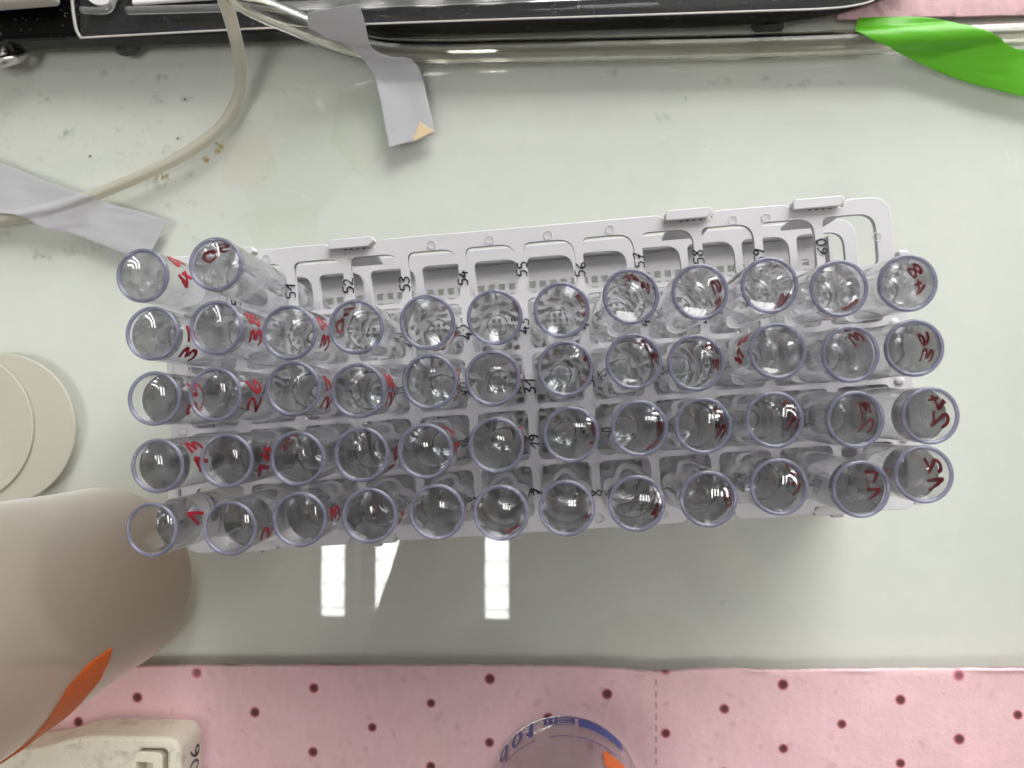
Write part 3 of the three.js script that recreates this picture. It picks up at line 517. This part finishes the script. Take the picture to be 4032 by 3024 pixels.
// ---------------------------------------------------------------- beaker at the front edge
{
  const o = group('beaker', 'clear beaker with blue printed markings at the front edge', 'beaker'); o.position.set(0.0029, 0.0062, 0.1606);
  const ro = 0.0305, ri = 0.0288, h = 0.058, p = [[0, 0.001], [0.024, 0.0008], [0.0275, 0.0]];
  for (let i = 1; i <= 6; i++) { const a = -Math.PI / 2 + i / 6 * Math.PI / 2; p.push([0.0275 + 0.003 * Math.cos(a), 0.003 + 0.003 * Math.sin(a)]); }
  p.push([ro, 0.02], [ro, 0.04], [ro, h - 0.003], [ro + 0.0012, h - 0.0008], [ro + 0.0006, h], [ri, h - 0.001], [ri, 0.04], [ri, 0.008]);
  for (let i = 1; i <= 5; i++) { const a = -i / 5 * Math.PI / 2; p.push([0.0248 + 0.004 * Math.cos(a), 0.006 + 0.004 * Math.sin(a)]); }
  p.push([0.012, 0.0022], [0, 0.0026]);
  part('glass_wall', revolve(p, 96), phys(0.97, 0.985, 0.98, 0.0, { transmission: 1, thickness: 0.002, ior: 1.5 }), o);
  const blue = std(0.055, 0.075, 0.27, 0.45), on = (deg, y) => { const a = deg * R, d = new THREE.Vector3(Math.cos(a), 0, Math.sin(a)); return d.multiplyScalar(ro + 0.00012).setY(y); };
  const patch = (a0, a1, y0, y1, n = 16) => { const pos = [], idx = []; for (let i = 0; i <= n; i++) { const a = a0 + (a1 - a0) * i / n; for (const y of [y0, y1]) pos.push(...on(a, y).toArray()); if (i < n) { const k = i * 2; idx.push(k, k + 1, k + 2, k + 1, k + 3, k + 2); } } const g = new THREE.BufferGeometry(); g.setAttribute('position', new THREE.Float32BufferAttribute(pos, 3)); g.setIndex(idx); g.computeVertexNormals(); return g; };
  // -90 deg faces the rack; writing stands upright on the beaker
  part('printed_patch', patch(-80, -42, 0.0042, 0.0118), blue, o);
  const logo = [patch(-106.5, -95.5, 0.0042, 0.0052), patch(-94.5, -83, 0.0042, 0.0052)];
  for (const [a, b] of [[-106.5, -104], [-102.5, -100.2], [-98.6, -95.5]]) logo.push(patch(a, b, 0.0052, 0.0094, 3));
  logo.push(patch(-106.5, -95.5, 0.0094, 0.0104), patch(-94.5, -83, 0.0094, 0.0104), patch(-94.5, -83, 0.0064, 0.0072), patch(-94.5, -83, 0.0079, 0.0087), patch(-86, -83, 0.0052, 0.0094, 3), patch(-106.5, -83, 0.0114, 0.0119));
  part('printed_logo', mergeGeometries(logo), blue, o);
  // "100" as bold upright digits: seen from outside the writing runs from the patch towards the logo and on
  const ring = (c) => { const g = []; const n = 40, pos = [], idx = []; for (let i = 0; i <= n; i++) { const t = i / n * 2 * Math.PI; for (const k of [1, 0.5]) pos.push(...on(c + 5.2 * (k < 1 ? 0.42 : 1) * Math.cos(t), 0.0105 + 0.0062 * (k < 1 ? 0.68 : 1) * Math.sin(t)).toArray()); if (i < n) { const q = i * 2; idx.push(q, q + 1, q + 2, q + 1, q + 3, q + 2); } } const q = new THREE.BufferGeometry(); q.setAttribute('position', new THREE.Float32BufferAttribute(pos, 3)); q.setIndex(idx); q.computeVertexNormals(); return q; };
  part('printed_number', mergeGeometries([patch(-118.5, -115, 0.0043, 0.0167, 4), patch(-120.8, -118.5, 0.0115, 0.0142, 4), ring(-129.5), ring(-144)]), blue, o);
  part('graduation', mergeGeometries([patch(-102, -84, 0.0215, 0.0221), patch(-82, -50, 0.0215, 0.0222), patch(-150, -112, 0.0213, 0.0219)]), blue, o);
  const q = [[2395, 3000], [2460, 2968], [2500, 3040], [2430, 3090]].map((v) => at(...v, 26));
  const rows = []; for (let i = 0; i <= 10; i++) { const row = []; for (let j = 0; j <= 10; j++) { const a = (-63 + 22 * i / 10) * R, y = 0.0262 + 0.012 * j / 10, rr0 = ro + 0.0004; row.push(new THREE.Vector3(0.0029 + rr0 * Math.cos(a), 0.0062 + y, 0.1606 + rr0 * Math.sin(a))); } rows.push(row); }
  thing('orange_tape', sheet(rows, 0.0002), phys(0.7, 0.13, 0.012, 0.4), 'orange tape square stuck on the beaker', 'tape');
}

// ---------------------------------------------------------------- drops of water on the glass
for (const [px, py, r] of [[3962, 606, 0.0011], [3992, 600, 0.0009], [3972, 637, 0.0012], [4003, 640, 0.0009], [3868, 652, 0.0006], [3840, 662, 0.0005]]) {
  const p = at(px, py, 0), d = thing('water_drop', new THREE.SphereGeometry(1, 24, 10, 0, 2 * Math.PI, 0, Math.PI / 2).scale(r, r * 0.5, r), phys(1, 1, 1, 0, { transmission: 1, thickness: 0.001, ior: 1.333 }), 'tiny water drop on the glass near the right edge above the rack', 'drop', 'water drops on the glass');
  d.position.set(p.x, 0.0002, p.z);
}

// ---------------------------------------------------------------- the photographer, out of view, whose arm and body shade the front of the bench and break its reflections
{
  const smin = (a, b, k) => { const h = Math.max(0, k - Math.abs(a - b)) / k; return Math.min(a, b) - h * h * k / 4; };
  const capsule = (p, [a, b, ra, rb]) => { const bx = b[0] - a[0], by = b[1] - a[1], bz = b[2] - a[2], px = p[0] - a[0], py = p[1] - a[1], pz = p[2] - a[2], t = Math.min(1, Math.max(0, (px * bx + py * by + pz * bz) / (bx * bx + by * by + bz * bz))); return Math.hypot(px - t * bx, py - t * by, pz - t * bz) - (ra + (rb - ra) * t); };
  function cubes(bones, centre, half, res, k) {
    const mc = new MarchingCubes(res, new THREE.MeshStandardMaterial(), false, false, 200000); mc.isolation = 0;
    const hs = res / 2;
    for (let z = 0; z < res; z++) for (let y = 0; y < res; y++) for (let x = 0; x < res; x++) {
      const p = [centre[0] + (x - hs) / hs * half, centre[1] + (y - hs) / hs * half, centre[2] + (z - hs) / hs * half];
      let d = 9; for (const b of bones) d = smin(d, capsule(p, b), k); mc.field[z * res * res + y * res + x] = -d;
    }
    mc.update();
    const n = mc.count, g = new THREE.BufferGeometry(), pos = new Float32Array(n * 3), nor = new Float32Array(mc.normalArray.subarray(0, n * 3));
    for (let i = 0; i < n * 3; i++) pos[i] = centre[i % 3] + mc.positionArray[i] * half;
    g.setAttribute('position', new THREE.BufferAttribute(pos, 3)); g.setAttribute('normal', new THREE.BufferAttribute(nor, 3)); return g;
  }
  const J = { hip: [0.06, -0.06, 0.62], chest: [0.07, 0.34, 0.52], neck: [0.09, 0.55, 0.44], head: [0.11, 0.66, 0.37], chin: [0.11, 0.59, 0.31], sl: [-0.13, 0.46, 0.50], sr: [0.27, 0.46, 0.50], el: [-0.17, 0.26, 0.40], er: [0.31, 0.26, 0.38], wl: [-0.105, 0.352, 0.125], wr: [0.13, 0.372, 0.14] };
  const body = cubes([[J.hip, J.chest, 0.15, 0.15], [J.chest, J.neck, 0.13, 0.06], [J.neck, J.head, 0.055, 0.075], [J.head, [0.11, 0.69, 0.38], 0.09, 0.095], [J.head, J.chin, 0.07, 0.04], [J.sl, J.sr, 0.07, 0.07], [J.sl, J.el, 0.055, 0.046], [J.sr, J.er, 0.055, 0.046], [J.el, J.wl, 0.046, 0.033], [J.er, J.wr, 0.046, 0.03], [[-0.03, -0.1, 0.6], [-0.03, -0.5, 0.55], 0.1, 0.07], [[0.15, -0.1, 0.6], [0.15, -0.5, 0.55], 0.1, 0.07], [[-0.03, -0.5, 0.55], [-0.03, -0.88, 0.6], 0.07, 0.045], [[0.15, -0.5, 0.55], [0.15, -0.88, 0.6], 0.07, 0.045]], [0.07, -0.05, 0.45], 0.95, 120, 0.05);
  const hand = (side, w, palm, tips) => cubes([[w, palm, 0.026, 0.03], ...tips.flatMap(([k, t]) => [[palm, k, 0.014, 0.0095], [k, t, 0.0095, 0.008]])], [(w[0] + palm[0]) / 2, w[1], (w[2] + palm[2]) / 2], 0.13, 72, 0.012);
  const hl = hand(-1, J.wl, [-0.118, 0.356, 0.085], [[[-0.138, 0.352, 0.07], [-0.140, 0.339, 0.05]], [[-0.145, 0.35, 0.05], [-0.138, 0.334, 0.03]], [[-0.148, 0.35, 0.03], [-0.138, 0.334, 0.015]], [[-0.145, 0.35, 0.015], [-0.136, 0.336, 0.0]], [[-0.105, 0.36, 0.065], [-0.09, 0.352, 0.05]]]);
  const hr = hand(1, J.wr, [0.105, 0.38, 0.095], [[[0.085, 0.385, 0.06], [0.06, 0.37, 0.035]], [[0.1, 0.39, 0.05], [0.085, 0.375, 0.02]], [[0.115, 0.388, 0.05], [0.108, 0.372, 0.025]], [[0.128, 0.384, 0.055], [0.126, 0.368, 0.035]], [[0.08, 0.37, 0.085], [0.062, 0.36, 0.065]]]);
  const g = mergeGeometries([body, hl, hr]), p = g.attributes.position, col = new Float32Array(p.count * 3);
  for (let i = 0; i < p.count; i++) { const x = p.getX(i), y = p.getY(i), z = p.getZ(i), handy = y > 0.3 && z < 0.16, face = y > 0.53 && z < 0.47; const c = handy ? [0.55, 0.36, 0.28] : face ? [0.06, 0.045, 0.035] : y < -0.1 ? [0.05, 0.055, 0.08] : [0.1, 0.095, 0.1]; col.set(c, i * 3); }
  g.setAttribute('color', new THREE.BufferAttribute(col, 3));
  const me = group('person', 'person in dark clothes leaning over the bench with a phone', 'person');
  part('body', g, new THREE.MeshStandardMaterial({ vertexColors: true, roughness: 0.85 }), me);
  const ph = group('mobile_phone', 'black mobile phone held level above the rack', 'phone');
  part('case', new RoundedBoxGeometry(0.147, 0.0078, 0.0715, 4, 0.0035).translate(-0.0605, EYE + 0.0075, 0.0235), std(0.03, 0.03, 0.032, 0.3), ph);
}

renderer.render(scene, camera);
